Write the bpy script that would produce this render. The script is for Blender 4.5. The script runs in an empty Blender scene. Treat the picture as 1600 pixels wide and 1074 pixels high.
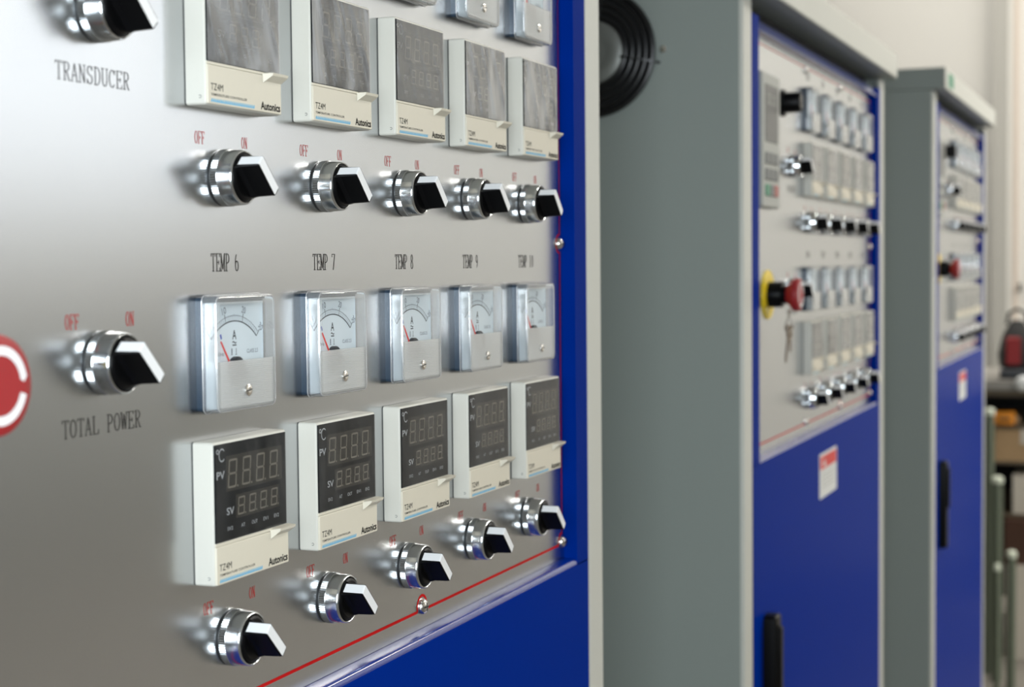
import bpy, bmesh, math, random
from mathutils import Vector, Matrix
random.seed(7)
C = bpy.context.scene.collection
PI = math.pi
K = 0.001                                   # everything below is measured in millimetres

# ------------------------------------------------------------------ camera
sc = bpy.context.scene
YAW, PITCH, ROLL = 0.3826, -0.0485, -0.0096
CAM = Vector((-719.2, -446.8, -2.74)) * K
fw = Vector((math.cos(PITCH) * math.cos(YAW), math.cos(PITCH) * math.sin(YAW), math.sin(PITCH)))
r0 = Vector((math.sin(YAW), -math.cos(YAW), 0)); u0 = r0.cross(fw)
rt = r0 * math.cos(ROLL) + u0 * math.sin(ROLL)
up = u0 * math.cos(ROLL) - r0 * math.sin(ROLL)
cd = bpy.data.cameras.new('camera'); cam = bpy.data.objects.new('camera', cd); C.objects.link(cam)
cam.matrix_world = Matrix(((rt.x, up.x, -fw.x, CAM.x), (rt.y, up.y, -fw.y, CAM.y), (rt.z, up.z, -fw.z, CAM.z), (0, 0, 0, 1)))
cd.sensor_fit = 'HORIZONTAL'; cd.sensor_width = 36.0; cd.lens = 2528.7 / 1600 * 36.0
cd.clip_start = 0.02; cd.clip_end = 60
cd.dof.use_dof = True; cd.dof.focus_distance = 0.955; cd.dof.aperture_fstop = 9.5; cd.dof.aperture_blades = 7
sc.camera = cam

# ------------------------------------------------------------------ world, lights, exposure
sc.view_settings.view_transform = 'Standard'; sc.view_settings.look = 'None'
sc.view_settings.exposure = 0.0; sc.view_settings.gamma = 1.0; sc.view_settings.use_curve_mapping = False
sc.cycles.use_denoising = True
sc.cycles.max_bounces = 8; sc.cycles.diffuse_bounces = 4; sc.cycles.glossy_bounces = 5
sc.cycles.transparent_max_bounces = 16; sc.cycles.transmission_bounces = 6
sc.cycles.caustics_reflective = True; sc.cycles.caustics_refractive = False
sc.cycles.sample_clamp_indirect = 20.0
w = bpy.data.worlds.new('overcast'); sc.world = w; w.use_nodes = True
w.node_tree.nodes['Background'].inputs[0].default_value = (0.86, 0.93, 1.0, 1)
w.node_tree.nodes['Background'].inputs[1].default_value = 2.2

def area(name, loc, direction, sx, sy, power, col):
    l = bpy.data.lights.new(name, 'AREA'); l.shape = 'RECTANGLE'; l.size = sx; l.size_y = sy
    l.energy = power; l.color = col
    o = bpy.data.objects.new(name, l); C.objects.link(o); o.location = loc
    o.rotation_euler = Vector(direction).to_track_quat('-Z', 'Y').to_euler()
    return o
WIN_X = (4.3, 6.1)
for wx in WIN_X:                            # overcast daylight in the four high windows facing the cabinets
    area('window_daylight', (wx, -4.16, 1.15), (0, 1, -0.12), 1.5, 1.7, 5.6, (1.0, 0.97, 0.93))
area('window_daylight', (-3.76, -2.2, 0.15), (1, 0.05, 0), 2.9, 1.7, 26, (0.88, 0.95, 1.0))   # wide window behind the camera
TUBES = [(2.8, -2.5), (4.4, -2.2), (5.6, 0.3), (5.9, -2.2)]  # the tube over the workbench is added to brighten the far wall
for (tx, ty), pw in zip(TUBES, (66, 62, 42, 44)):   # fluorescent tubes under the ceiling
    area('tube_light', (tx, ty, 2.50), (0, 0, -1), 1.3, 0.3, pw, (1.0, 0.96, 0.89))
fl = bpy.data.lights.new('camera_flash', 'AREA'); fl.shape = 'RECTANGLE'; fl.size = 0.46; fl.size_y = 0.40
fl.energy = 9.0; fl.color = (0.86, 0.95, 1.0)
flo = bpy.data.objects.new('camera_flash', fl); C.objects.link(flo)
flo.location = CAM + up * 0.06 - fw * 0.12
flo.rotation_euler = fw.to_track_quat('-Z', 'Y').to_euler()

# ------------------------------------------------------------------ materials
def lin(c):
    return tuple(((x / 255) / 12.92 if x / 255 <= 0.04045 else ((x / 255 + 0.055) / 1.055) ** 2.4) for x in c)

def mat(name, col, rough=0.5, metal=0.0, noise=0.0, nscale=60, bump=0.0, coat=0.0, spec=0.5, stretch=None, rnoise=0.0):
    m = bpy.data.materials.new(name); m.use_nodes = True
    nt = m.node_tree; b = nt.nodes['Principled BSDF']; L = nt.links
    c = lin(col)
    b.inputs['Base Color'].default_value = (*c, 1); b.inputs['Roughness'].default_value = rough
    b.inputs['Metallic'].default_value = metal; b.inputs['Specular IOR Level'].default_value = spec
    if coat: b.inputs['Coat Weight'].default_value = coat; b.inputs['Coat Roughness'].default_value = 0.08
    if noise or bump or rnoise:
        tc = nt.nodes.new('ShaderNodeTexCoord'); n = nt.nodes.new('ShaderNodeTexNoise')
        n.inputs['Scale'].default_value = nscale; n.inputs['Detail'].default_value = 4
        src = tc.outputs['Object']
        if stretch:
            mp = nt.nodes.new('ShaderNodeMapping'); mp.inputs['Scale'].default_value = stretch
            L.new(src, mp.inputs['Vector']); src = mp.outputs['Vector']
        L.new(src, n.inputs['Vector'])
        if noise:
            mx = nt.nodes.new('ShaderNodeMix'); mx.data_type = 'RGBA'
            mx.inputs[6].default_value = (*[x * (1 - noise) for x in c], 1)
            mx.inputs[7].default_value = (*[min(1, x * (1 + noise)) for x in c], 1)
            L.new(n.outputs['Fac'], mx.inputs[0]); L.new(mx.outputs[2], b.inputs['Base Color'])
        if rnoise:
            mr = nt.nodes.new('ShaderNodeMapRange'); mr.inputs[3].default_value = rough - rnoise; mr.inputs[4].default_value = rough + rnoise
            L.new(n.outputs['Fac'], mr.inputs[0]); L.new(mr.outputs[0], b.inputs['Roughness'])
        if bump:
            bp = nt.nodes.new('ShaderNodeBump'); bp.inputs['Strength'].default_value = bump; bp.inputs['Distance'].default_value = 0.001
            L.new(n.outputs['Fac'], bp.inputs['Height']); L.new(bp.outputs['Normal'], b.inputs['Normal'])
    return m

def clear(name, tint, refl=0.06, rough=0.05, haze=0.0, hazecol=(230, 230, 225), noise=False, edge=1.0):
    """Thin clear plastic: straight-through transparency, a Fresnel reflection and, if milky, a share of diffuse."""
    m = bpy.data.materials.new(name); m.use_nodes = True; nt = m.node_tree; L = nt.links
    for n in list(nt.nodes): nt.nodes.remove(n)
    out = nt.nodes.new('ShaderNodeOutputMaterial'); tr = nt.nodes.new('ShaderNodeBsdfTransparent'); gl = nt.nodes.new('ShaderNodeBsdfGlossy')
    tr.inputs[0].default_value = (*lin(tint), 1); gl.inputs['Roughness'].default_value = rough; gl.inputs[0].default_value = (1, 1, 1, 1)
    fr = nt.nodes.new('ShaderNodeFresnel'); fr.inputs[0].default_value = 1.45
    base = tr.outputs[0]
    if haze:
        df = nt.nodes.new('ShaderNodeBsdfDiffuse'); df.inputs[0].default_value = (*lin(hazecol), 1)
        tl = nt.nodes.new('ShaderNodeBsdfTranslucent'); tl.inputs[0].default_value = (*lin(hazecol), 1)
        a = nt.nodes.new('ShaderNodeMixShader'); a.inputs[0].default_value = 0.12
        L.new(df.outputs[0], a.inputs[1]); L.new(tl.outputs[0], a.inputs[2])
        mxh = nt.nodes.new('ShaderNodeMixShader'); mxh.inputs[0].default_value = haze
        if noise:
            tc = nt.nodes.new('ShaderNodeTexCoord'); mp = nt.nodes.new('ShaderNodeMapping'); mp.inputs['Scale'].default_value = (1.0, 1.0, 0.28)
            mp.inputs['Rotation'].default_value = (0, -0.45, 0)
            oi = nt.nodes.new('ShaderNodeObjectInfo'); nz = nt.nodes.new('ShaderNodeTexNoise'); nz.noise_dimensions = '4D'
            nz.inputs['Scale'].default_value = 30; nz.inputs['Detail'].default_value = 2.5; nz.inputs['Distortion'].default_value = 1.2
            ml = nt.nodes.new('ShaderNodeMath'); ml.operation = 'MULTIPLY'; ml.inputs[1].default_value = 40
            L.new(oi.outputs['Random'], ml.inputs[0]); L.new(ml.outputs[0], nz.inputs['W'])
            L.new(tc.outputs['Object'], mp.inputs['Vector']); L.new(mp.outputs[0], nz.inputs['Vector'])
            mr = nt.nodes.new('ShaderNodeMapRange'); mr.inputs[1].default_value = 0.36; mr.inputs[2].default_value = 0.68
            mr.inputs[3].default_value = haze * 0.25; mr.inputs[4].default_value = min(1, haze * 2.0)
            L.new(nz.outputs['Fac'], mr.inputs[0]); L.new(mr.outputs[0], mxh.inputs[0])
        L.new(tr.outputs[0], mxh.inputs[1]); L.new(a.outputs[0], mxh.inputs[2]); base = mxh.outputs[0]
    mx = nt.nodes.new('ShaderNodeMixShader')
    ml2 = nt.nodes.new('ShaderNodeMath'); ml2.operation = 'MULTIPLY_ADD'; ml2.inputs[1].default_value = edge; ml2.inputs[2].default_value = refl - 0.04
    ml2.use_clamp = True
    L.new(fr.outputs[0], ml2.inputs[0]); L.new(ml2.outputs[0], mx.inputs[0])
    L.new(base, mx.inputs[1]); L.new(gl.outputs[0], mx.inputs[2]); L.new(mx.outputs[0], out.inputs[0])
    return m

def emit(name, col, s):
    m = bpy.data.materials.new(name); m.use_nodes = True
    b = m.node_tree.nodes['Principled BSDF']; b.inputs['Base Color'].default_value = (1, 1, 1, 1)
    b.inputs['Emission Color'].default_value = (*lin(col), 1); b.inputs['Emission Strength'].default_value = s
    return m

M = dict(
    steel=mat('brushed_steel', (189, 191, 193), 0.245, 1.0),
    gray=mat('grey_paint_shaded_side', (149, 157, 152), 0.45, noise=0.03, nscale=400, bump=0.05),  # same paint as the posts, with the side's shade put into its tone
    post=mat('grey_paint_lit_front', (205, 206, 198), 0.38),  # same paint again, lightened for the lit fronts
    blue=mat('blue_door_paint', (0, 42, 138), 0.26, spec=0.004),
    blue_edge=mat('glossy_blue_folded_edge', (0, 42, 138), 0.2, spec=0.6, coat=0.6),
    chrome=mat('satin_chrome', (232, 236, 238), 0.17, 1.0),
    darkrubber=mat('dark_gasket', (34, 36, 38), 0.6),
    softgap=mat('grey_gasket', (78, 80, 80), 0.6),
    black=mat('black_plastic', (11, 11, 12), 0.35, spec=0.12),
    white=mat('white_inlay', (242, 243, 244), 0.4),
    red_ink=mat('red_print', (196, 30, 30), 0.9, spec=0.05),
    black_ink=mat('black_print', (36, 34, 32), 0.9, spec=0.05),
    housing=mat('pale_grey_plastic', (212, 210, 200), 0.42, noise=0.015, nscale=500),
    cover=mat('beige_plastic', (222, 215, 197), 0.45, noise=0.01, nscale=300),
    screen=mat('black_glass_screen', (20, 24, 29), 0.12, spec=0.2),
    segwin=mat('dim_display_window', (54, 52, 48), 0.25),
    seg=mat('unlit_segment', (138, 132, 120), 0.4),
    palerwin=mat('film_lightened_window', (88, 86, 81), 0.3), palerseg=mat('film_lightened_segment', (204, 199, 188), 0.4),  # lightened copies of window and segments, offsetting the film's dimming
    scr_ink=mat('white_screen_print', (214, 218, 222), 0.5),
    cyan=mat('cyan_print', (84, 182, 226), 0.5),
    dial=mat('pale_dial_card', (240, 250, 255), 0.7),
    dial_ink=mat('dial_print', (44, 50, 58), 0.6),
    dial_gray=mat('dial_small_print', (118, 124, 134), 0.6),
    dial_blue=mat('dial_blue_mark', (30, 70, 190), 0.5),
    needle=mat('red_needle', (238, 62, 58), 0.4),
    mbase=mat('dark_blue_grey_plastic', (46, 62, 78), 0.3),
    hub=mat('dark_pivot_cover', (34, 38, 44), 0.4),
    clear=clear('clear_plastic', (252, 253, 254), 0.03, 0.05, edge=0.35),
    milky=clear('milky_clear_plastic', (246, 248, 250), 0.07, 0.08, haze=0.2, hazecol=(248, 251, 253)),
    rim=clear('painted_edge_highlight', (250, 250, 250), 0.12, 0.05, haze=0.4, hazecol=(250, 250, 250)),  # pale lines that paint highlights along the cover's edges
    frost=clear('ribbed_frosted_plastic', (245, 245, 245), 0.07, 0.2, haze=0.72, hazecol=(252, 250, 246)),
    film=clear('crinkled_protective_film', (244, 244, 246), 0.05, 0.2, haze=0.29, hazecol=(212, 212, 211), noise=True),
    thinfilm=clear('flat_protective_film', (250, 250, 250), 0.03, 0.10, edge=0.5, haze=0.04, hazecol=(206, 206, 204), noise=True),
    midfilm=clear('smooth_protective_film', (246, 246, 248), 0.04, 0.15, haze=0.20, hazecol=(212, 212, 211)),
    screw=mat('screw_nickel', (226, 222, 216), 0.2, 1.0),
    yellow=mat('yellow_plastic', (240, 208, 30), 0.4),
    red=mat('red_plastic', (158, 30, 34), 0.5),
    key=mat('worn_brass_key', (140, 124, 106), 0.35, 0.8),
    fanblack=mat('black_wire_guard', (16, 16, 17), 0.3),
    fanhub=mat('grey_fan_label', (128, 130, 126), 0.4, 0.4),
    gap=mat('shadow_black', (18, 19, 20), 0.8),
    sticker_w=mat('white_sticker', (222, 224, 222), 0.5), sticker_r=mat('red_sticker', (214, 48, 40), 0.5),
    green=mat('green_sticker', (40, 140, 104), 0.5),
    keypad=mat('keypad_grey', (176, 178, 172), 0.5), lcd=mat('keypad_display', (50, 53, 55), 0.3),
    keys=mat('keypad_buttons', (122, 124, 122), 0.5), kg=mat('green_button', (88, 148, 118), 0.5), kr=mat('red_button', (178, 108, 100), 0.5),
    wall=mat('cream_wall_paint', (226, 224, 218), 0.9, noise=0.02, nscale=3),
    reflect_dado=mat('dado_added_for_reflections', (150, 152, 148), 0.7),  # unseen band added so doors and panel mirror something darker
    shaded_wall=mat('wall_paint_shade_copy', (92, 92, 90), 0.9),  # shade painted into the unseen walls to cut bounce light
    wallt=mat('grey_trim_paint', (186, 184, 177), 0.7), jamb=mat('pinkish_cream_trim', (222, 209, 196), 0.7),
    floor=mat('worn_concrete', (124, 119, 111), 0.55, noise=0.15, nscale=5),
    ceil=mat('white_ceiling', (228, 226, 220), 0.9, noise=0.02, nscale=4),
    sash=mat('window_frame_paint', (214, 214, 210), 0.5),
    bench=mat('bench_steel', (150, 146, 140), 0.45, 0.3, noise=0.08, nscale=20), bwood=mat('bench_rail_brown', (104, 92, 74), 0.6, noise=0.15, nscale=30),
    kraft=mat('kraft_cardboard', (176, 146, 108), 0.8, noise=0.1, nscale=30), tan=mat('tan_cardboard', (196, 172, 138), 0.8, noise=0.08, nscale=30),
    cream=mat('white_carton', (208, 200, 186), 0.75, noise=0.05, nscale=20),
    orange=mat('orange_plastic', (226, 140, 12), 0.45), brown=mat('dark_brown_box', (72, 44, 28), 0.7, noise=0.2, nscale=20),
    gpost=mat('pale_green_pipe', (94, 102, 86), 0.4), gtip=mat('pale_pipe_cap', (206, 212, 194), 0.4),
    bagred=mat('dark_red_cloth', (130, 26, 30), 0.7), bagblk=mat('black_cloth', (22, 22, 22), 0.7), whitep=mat('white_enamel', (228, 230, 230), 0.35),
    tube=emit('fluorescent_tube', (255, 246, 228), 9), lampbody=mat('lamp_sheet_metal', (220, 220, 216), 0.5),
)

# ------------------------------------------------------------------ mesh builder (local millimetres; -y faces the viewer of a panel)
class MB:
    def __init__(s): s.v = []; s.f = []; s.m = []; s.sm = []; s.mats = []
    def mi(s, m):
        if m not in s.mats: s.mats.append(m)
        return s.mats.index(m)
    def face(s, pts, m, smooth=False):
        b = len(s.v); s.v += [tuple(p) for p in pts]; s.f.append(tuple(range(b, b + len(pts)))); s.m.append(s.mi(m)); s.sm.append(smooth)
    def loft(s, rings, m, smooth=True, cap0=False, cap1=True, closed=True, mcap=None):
        b = len(s.v); n = len(rings[0])
        for r in rings: s.v += [tuple(p) for p in r]
        k = s.mi(m)
        for i in range(len(rings) - 1):
            for j in range(n if closed else n - 1):
                j2 = (j + 1) % n
                s.f.append((b + i * n + j, b + i * n + j2, b + (i + 1) * n + j2, b + (i + 1) * n + j)); s.m.append(k); s.sm.append(smooth)
        kc = s.mi(mcap or m)
        if cap0: s.face(list(reversed(rings[0])), mcap or m)
        if cap1: s.face(rings[-1], mcap or m)
    def box(s, x0, x1, y0, y1, z0, z1, m, bev=0.0):
        if bev <= 0:
            p = [(x, y, z) for x in (x0, x1) for y in (y0, y1) for z in (z0, z1)]
            for q in ((0, 1, 3, 2), (4, 6, 7, 5), (0, 4, 5, 1), (2, 3, 7, 6), (0, 2, 6, 4), (1, 5, 7, 3)): s.face([p[i] for i in q], m)
            return
        s.rprism(x0, x1, z0, z1, max(y0, y1), min(y0, y1), bev, bev, m, seg=2, back=True)
    def rprism(s, x0, x1, z0, z1, yb, yf, r, bev, m, seg=4, back=False, mcap=None, cap=True, smooth=True, backbev=0.0):
        def ring(ins, y):
            rr = max(r - ins, 0.05); out = []
            for cx, cz, a0 in ((x1 - ins - rr, z1 - ins - rr, 0), (x0 + ins + rr, z1 - ins - rr, PI / 2), (x0 + ins + rr, z0 + ins + rr, PI), (x1 - ins - rr, z0 + ins + rr, 1.5 * PI)):
                for k in range(seg + 1):
                    a = a0 + PI / 2 * k / seg; out.append((cx + rr * math.cos(a), y, cz + rr * math.sin(a)))
            return out
        rings = []
        if backbev: rings.append(ring(backbev, yb)); rings.append(ring(0, yb - backbev))
        else: rings.append(ring(0, yb))
        if bev > 0:
            for k in range(4):
                a = PI / 2 * k / 3; rings.append(ring(bev * (1 - math.cos(a)), yf + bev * (1 - math.sin(a))))
        else: rings.append(ring(0, yf))
        s.loft(rings, m, smooth, cap0=back, cap1=cap, mcap=mcap)
    def lathe(s, cx, cz, prof, m, n=48, cap1=True, cap0=False, smooth=True, mod=None):
        rings = []
        for r, y in prof:
            rings.append([(cx + (r + (mod(j) if mod else 0)) * math.cos(2 * PI * j / n), y, cz + (r + (mod(j) if mod else 0)) * math.sin(2 * PI * j / n)) for j in range(n)])
        s.loft(rings, m, smooth, cap0=cap0, cap1=cap1)
    def tube(s, pts, r, m, n=8, closed=False):
        pts = [Vector(p) for p in pts]; rings = []; N = len(pts); prev = None
        for i, p in enumerate(pts):
            if closed: t = pts[(i + 1) % N] - pts[i - 1]
            else: t = pts[min(i + 1, N - 1)] - pts[max(i - 1, 0)]
            t.normalize()
            a = prev if prev is not None else (Vector((0, 0, 1)) if abs(t.z) < .9 else Vector((1, 0, 0)))
            a = (a - t * a.dot(t)).normalized(); b = t.cross(a); prev = a
            rr = r[i] if isinstance(r, (list, tuple)) else r
            rings.append([p + a * rr * math.cos(2 * PI * j / n) + b * rr * math.sin(2 * PI * j / n) for j in range(n)])
        if closed: rings.append(rings[0])
        s.loft(rings, m, True, cap0=not closed, cap1=not closed)
    # flat print, in the x-z plane at depth y
    def poly(s, pts, y, m): s.face([(x, y, z) for x, z in pts], m)
    def ribbon(s, pts, wdt, y, m, closed=False):
        P = [Vector(p) for p in pts]; n = len(P); L, R = [], []
        for i in range(n):
            a = P[i - 1] if (i > 0 or closed) else P[0]; b = P[(i + 1) % n] if (i < n - 1 or closed) else P[-1]
            d = (b - a); d.normalize(); nn = Vector((-d.y, d.x)) * wdt / 2
            L.append(P[i] + nn); R.append(P[i] - nn)
        for i in range(n if closed else n - 1):
            j = (i + 1) % n; s.poly([L[i], L[j], R[j], R[i]], y, m)
    def arc(s, cx, cz, r0, r1, a0, a1, y, m, n=32, ex=1.0, t0x=None):
        for k in range(n):
            a, b = a0 + (a1 - a0) * k / n, a0 + (a1 - a0) * (k + 1) / n
            s.poly([(cx + ex * r0 * math.cos(a), cz + r0 * math.sin(a)), (cx + ex * r1 * math.cos(a), cz + r1 * math.sin(a)),
                    (cx + ex * r1 * math.cos(b), cz + r1 * math.sin(b)), (cx + ex * r0 * math.cos(b), cz + r0 * math.sin(b))], y, m)
    def text(s, txt, x0, x1, z0, z1, y, m, bold=0.0, shear=0.0, rot=0.0):
        """Sans text stretched into the box x0..x1, z0..z1 (z0 is the baseline, z1 the cap height)."""
        vs, fs, bb = text_mesh(txt, bold, shear); k = s.mi(m); b = len(s.v)
        sx = (x1 - x0) / (bb[1] - bb[0]); sz = (z1 - z0) / bb[3]
        cx, cz = (x0 + x1) / 2, (z0 + z1) / 2
        for px, py in vs:
            x, z = x0 + (px - bb[0]) * sx, z0 + py * sz
            if rot: dx, dz = x - cx, z - cz; x, z = cx + dx * math.cos(rot) - dz * math.sin(rot), cz + dx * math.sin(rot) + dz * math.cos(rot)
            s.v.append((x, y, z))
        for f in fs: s.f.append(tuple(b + i for i in f)); s.m.append(k); s.sm.append(False)
    def serif(s, txt, xc, z0, cw, h, y, m):
        """Narrow typewriter-like serif capitals, one cell of width cw per character, centred on xc."""
        x = xc - cw * len(txt) / 2
        for ch in txt:
            if ch in GLYPH:
                for st in GLYPH[ch]:
                    if st[0] == 'l': s.ribbon([(x + p[0] * cw, z0 + p[1] * h) for p in st[2]], (TV if st[1] == 'v' else TH) * h, y, m)
                    else:
                        _, ex, ez, rx, rz, a0, a1 = st; n = 20
                        for k in range(n):
                            a, b = a0 + (a1 - a0) * k / n, a0 + (a1 - a0) * (k + 1) / n
                            o = lambda t, ox, oz: (x + ex * cw + (rx * cw - ox) * math.cos(t), z0 + ez * h + (rz * h - oz) * math.sin(t))
                            s.poly([o(a, 0, 0), o(b, 0, 0), o(b, TV * h, TH * h), o(a, TV * h, TH * h)], y, m)
            x += cw
    def build(s, name, parent=None, loc=(0, 0, 0), label=None):
        me = bpy.data.meshes.new(name)
        me.from_pydata([(x * K, y * K, z * K) for x, y, z in s.v], [], s.f)
        for m in s.mats: me.materials.append(m)
        me.polygons.foreach_set('material_index', s.m); me.polygons.foreach_set('use_smooth', s.sm)
        bm = bmesh.new(); bm.from_mesh(me); bmesh.ops.remove_doubles(bm, verts=bm.verts, dist=1e-7)
        for e in bm.edges:
            if len(e.link_faces) == 2 and e.calc_face_angle(0) > 0.75: e.smooth = False
        bmesh.ops.recalc_face_normals(bm, faces=bm.faces); bm.to_mesh(me); bm.free()
        o = bpy.data.objects.new(name, me); C.objects.link(o); o.location = [c * K for c in loc]
        if parent: o.parent = parent
        if label: o['label'] = label
        return o

_tc = {}
def text_mesh(txt, bold, shear):
    key = (txt, bold, shear)
    if key not in _tc:
        cu = bpy.data.curves.new('t', 'FONT'); cu.body = txt; cu.offset = bold; cu.shear = shear; cu.resolution_u = 3
        o = bpy.data.objects.new('t', cu); C.objects.link(o)
        dg = bpy.context.evaluated_depsgraph_get(); me = o.evaluated_get(dg).to_mesh()
        vs = [(v.co.x, v.co.y) for v in me.vertices]; fs = [tuple(p.vertices) for p in me.polygons]
        o.evaluated_get(dg).to_mesh_clear(); bpy.data.objects.remove(o); bpy.data.curves.remove(cu)
        xs = [p[0] for p in vs]; ys = [p[1] for p in vs]
        _tc[key] = (vs, fs, (min(xs), max(xs), min(ys), max(ys)))
    return _tc[key]

TV, TH = 0.066, 0.045
def _l(t, *p): return ('l', t, p)
GLYPH = {
    'T': [_l('t', (.08, .975), (.92, .975)), _l('v', (.5, 0), (.5, 1)), _l('t', (.3, .02), (.7, .02)), _l('t', (.1, 1), (.1, .82)), _l('t', (.9, 1), (.9, .82))],
    'R': [_l('v', (.24, 0), (.24, 1)), _l('t', (.08, .02), (.42, .02)), _l('t', (.08, .975), (.5, .975)), _l('t', (.24, .5), (.5, .5)), ('e', .48, .75, .36, .25, -PI / 2, PI / 2), _l('v', (.48, .5), (.8, .02)), _l('t', (.72, .02), (.95, .02))],
    'A': [_l('t', (.5, .98), (.16, .02)), _l('v', (.5, .98), (.82, .02)), _l('t', (.26, .34), (.74, .34)), _l('t', (.05, .02), (.3, .02)), _l('t', (.66, .02), (.97, .02))],
    'N': [_l('t', (.2, 0), (.2, 1)), _l('v', (.22, .97), (.78, .03)), _l('t', (.8, 0), (.8, 1)), _l('t', (.06, .02), (.36, .02)), _l('t', (.64, .98), (.94, .98)), _l('t', (.06, .98), (.26, .98))],
    'S': [('e', .5, .74, .34, .26, PI * .1, PI * 1.5), ('e', .5, .26, .36, .26, -PI * .95, PI * .5), _l('t', (.8, .98), (.8, .74)), _l('t', (.16, .02), (.16, .28))],
    'D': [_l('v', (.24, 0), (.24, 1)), _l('t', (.08, .02), (.45, .02)), _l('t', (.08, .98), (.45, .98)), ('e', .42, .5, .48, .5, -PI / 2, PI / 2)],
    'U': [_l('v', (.22, .3), (.22, 1)), _l('t', (.8, .3), (.8, 1)), ('e', .5, .3, .33, .3, PI, 2 * PI), _l('t', (.06, .98), (.4, .98)), _l('t', (.64, .98), (.95, .98))],
    'C': [('e', .52, .5, .42, .5, PI * .22, PI * 1.78), _l('t', (.86, .98), (.86, .72))],
    'E': [_l('v', (.25, 0), (.25, 1)), _l('t', (.08, .02), (.88, .02)), _l('t', (.08, .98), (.86, .98)), _l('t', (.25, .5), (.66, .5)), _l('t', (.66, .62), (.66, .38)), _l('t', (.86, 1), (.86, .8)), _l('t', (.88, 0), (.88, .22))],
    'O': [('e', .5, .5, .42, .5, 0, 2 * PI)],
    'L': [_l('v', (.26, 0), (.26, 1)), _l('t', (.08, .02), (.88, .02)), _l('t', (.08, .98), (.46, .98)), _l('t', (.88, 0), (.88, .26))],
    'P': [_l('v', (.26, 0), (.26, 1)), _l('t', (.08, .02), (.48, .02)), _l('t', (.08, .98), (.5, .98)), _l('t', (.26, .46), (.5, .46)), ('e', .48, .72, .4, .27, -PI / 2, PI / 2)],
    'W': [_l('v', (.12, .98), (.3, .02)), _l('t', (.3, .02), (.5, .9)), _l('v', (.5, .9), (.68, .02)), _l('t', (.68, .02), (.9, .98)), _l('t', (.0, .98), (.28, .98)), _l('t', (.76, .98), (1.0, .98))],
    'F': [_l('v', (.25, 0), (.25, 1)), _l('t', (.08, .02), (.48, .02)), _l('t', (.08, .98), (.88, .98)), _l('t', (.25, .5), (.66, .5)), _l('t', (.66, .62), (.66, .38)), _l('t', (.88, 1), (.88, .78))],
    'M': [_l('t', (.14, 0), (.14, 1)), _l('v', (.16, .97), (.5, .1)), _l('t', (.5, .1), (.84, .97)), _l('v', (.86, 0), (.86, 1)), _l('t', (.02, .02), (.28, .02)), _l('t', (.7, .02), (.98, .02)), _l('t', (.02, .98), (.2, .98)), _l('t', (.82, .98), (.98, .98))],
    '0': [('e', .5, .5, .38, .5, 0, 2 * PI)], '1': [_l('v', (.5, 0), (.5, 1)), _l('t', (.28, .02), (.72, .02)), _l('t', (.5, .98), (.28, .84))],
    '6': [('e', .5, .3, .36, .3, 0, 2 * PI), ('e', .62, .5, .48, .5, PI * .62, PI * 1.08)], '7': [_l('t', (.12, .98), (.88, .98)), _l('v', (.86, .98), (.42, 0)), _l('t', (.13, 1), (.13, .8))],
    '8': [('e', .5, .74, .32, .26, 0, 2 * PI), ('e', .5, .26, .37, .27, 0, 2 * PI)], '9': [('e', .5, .7, .36, .3, 0, 2 * PI), ('e', .38, .5, .48, .5, -PI * .42, PI * .06)],
}

# ------------------------------------------------------------------ scene bookkeeping
FLOOR = -1350.0
def thing(name, label, cat, loc, group=None, rotz=0.0):
    o = bpy.data.objects.new(name, None); C.objects.link(o); o.empty_display_size = 0.05
    o.location = [c * K for c in loc]; o.rotation_euler = (0, 0, rotz); o['label'] = label; o['category'] = cat
    if group: o['group'] = group
    return o
def tag(o, label, cat, group=None):
    o['label'] = label; o['category'] = cat
    if group: o['group'] = group
    return o
def struct(o): o['kind'] = 'structure'; return o
def copy_thing(src, loc, label, group):
    r = src.copy(); C.objects.link(r); r.location = [c * K for c in loc]; r['label'] = label; r['group'] = group
    for ch in list(src.children):
        c = ch.copy(); C.objects.link(c); c.parent = r
        for g in list(ch.children):
            d = g.copy(); C.objects.link(d); d.parent = c
    return r

# ------------------------------------------------------------------ the room
XL, XR, YF, YB, ZT = -3800, 7200, -4200, 2600, 2650
b = MB(); b.box(XL - 100, XR + 100, YF - 100, YB + 100, FLOOR - 60, FLOOR, M['floor']); struct(b.build('floor'))
b = MB(); b.box(XL - 100, XR + 100, YF - 100, YB + 100, ZT, ZT + 60, M['ceil']); struct(b.build('ceiling'))
b = MB()
for y0, y1, z0, z1 in ((YF, -3700, FLOOR, ZT), (-700, YB, FLOOR, ZT), (-3700, -700, FLOOR, -750), (-3700, -700, 1050, ZT)): b.box(XL - 100, XL, y0, y1, z0, z1, M['shaded_wall'])
struct(b.build('wall_left'))
b = MB()
for y0, y1 in ((-3700, -3650), (-2720, -2680), (-1720, -1680), (-750, -700)): b.box(XL - 80, XL - 30, y0, y1, -750, 1050, M['sash'])
for z0, z1 in ((-750, -700), (1000, 1050)): b.box(XL - 78, XL - 32, -3650, -750, z0, z1, M['sash'])
struct(b.build('window_3'))
b = MB(); b.box(XR, XR + 100, YF, YB, FLOOR, ZT, M['wall']); struct(b.build('wall_right'))
b = MB(); b.box(XL, XR, YB, YB + 100, FLOOR, ZT, M['shaded_wall']); struct(b.build('wall_back'))
b = MB()
edges = [XL]
for wx in WIN_X: edges += [wx * 1000 - 800, wx * 1000 + 800]
edges.append(XR)
b.box(XL, XR, YF - 100, YF, -250, 250, M['wall']); b.box(XL, XR, YF - 100, YF + 6, FLOOR, -250, M['reflect_dado']); b.box(XL, XR, YF - 100, YF, 2050, ZT, M['wall'])
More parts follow.
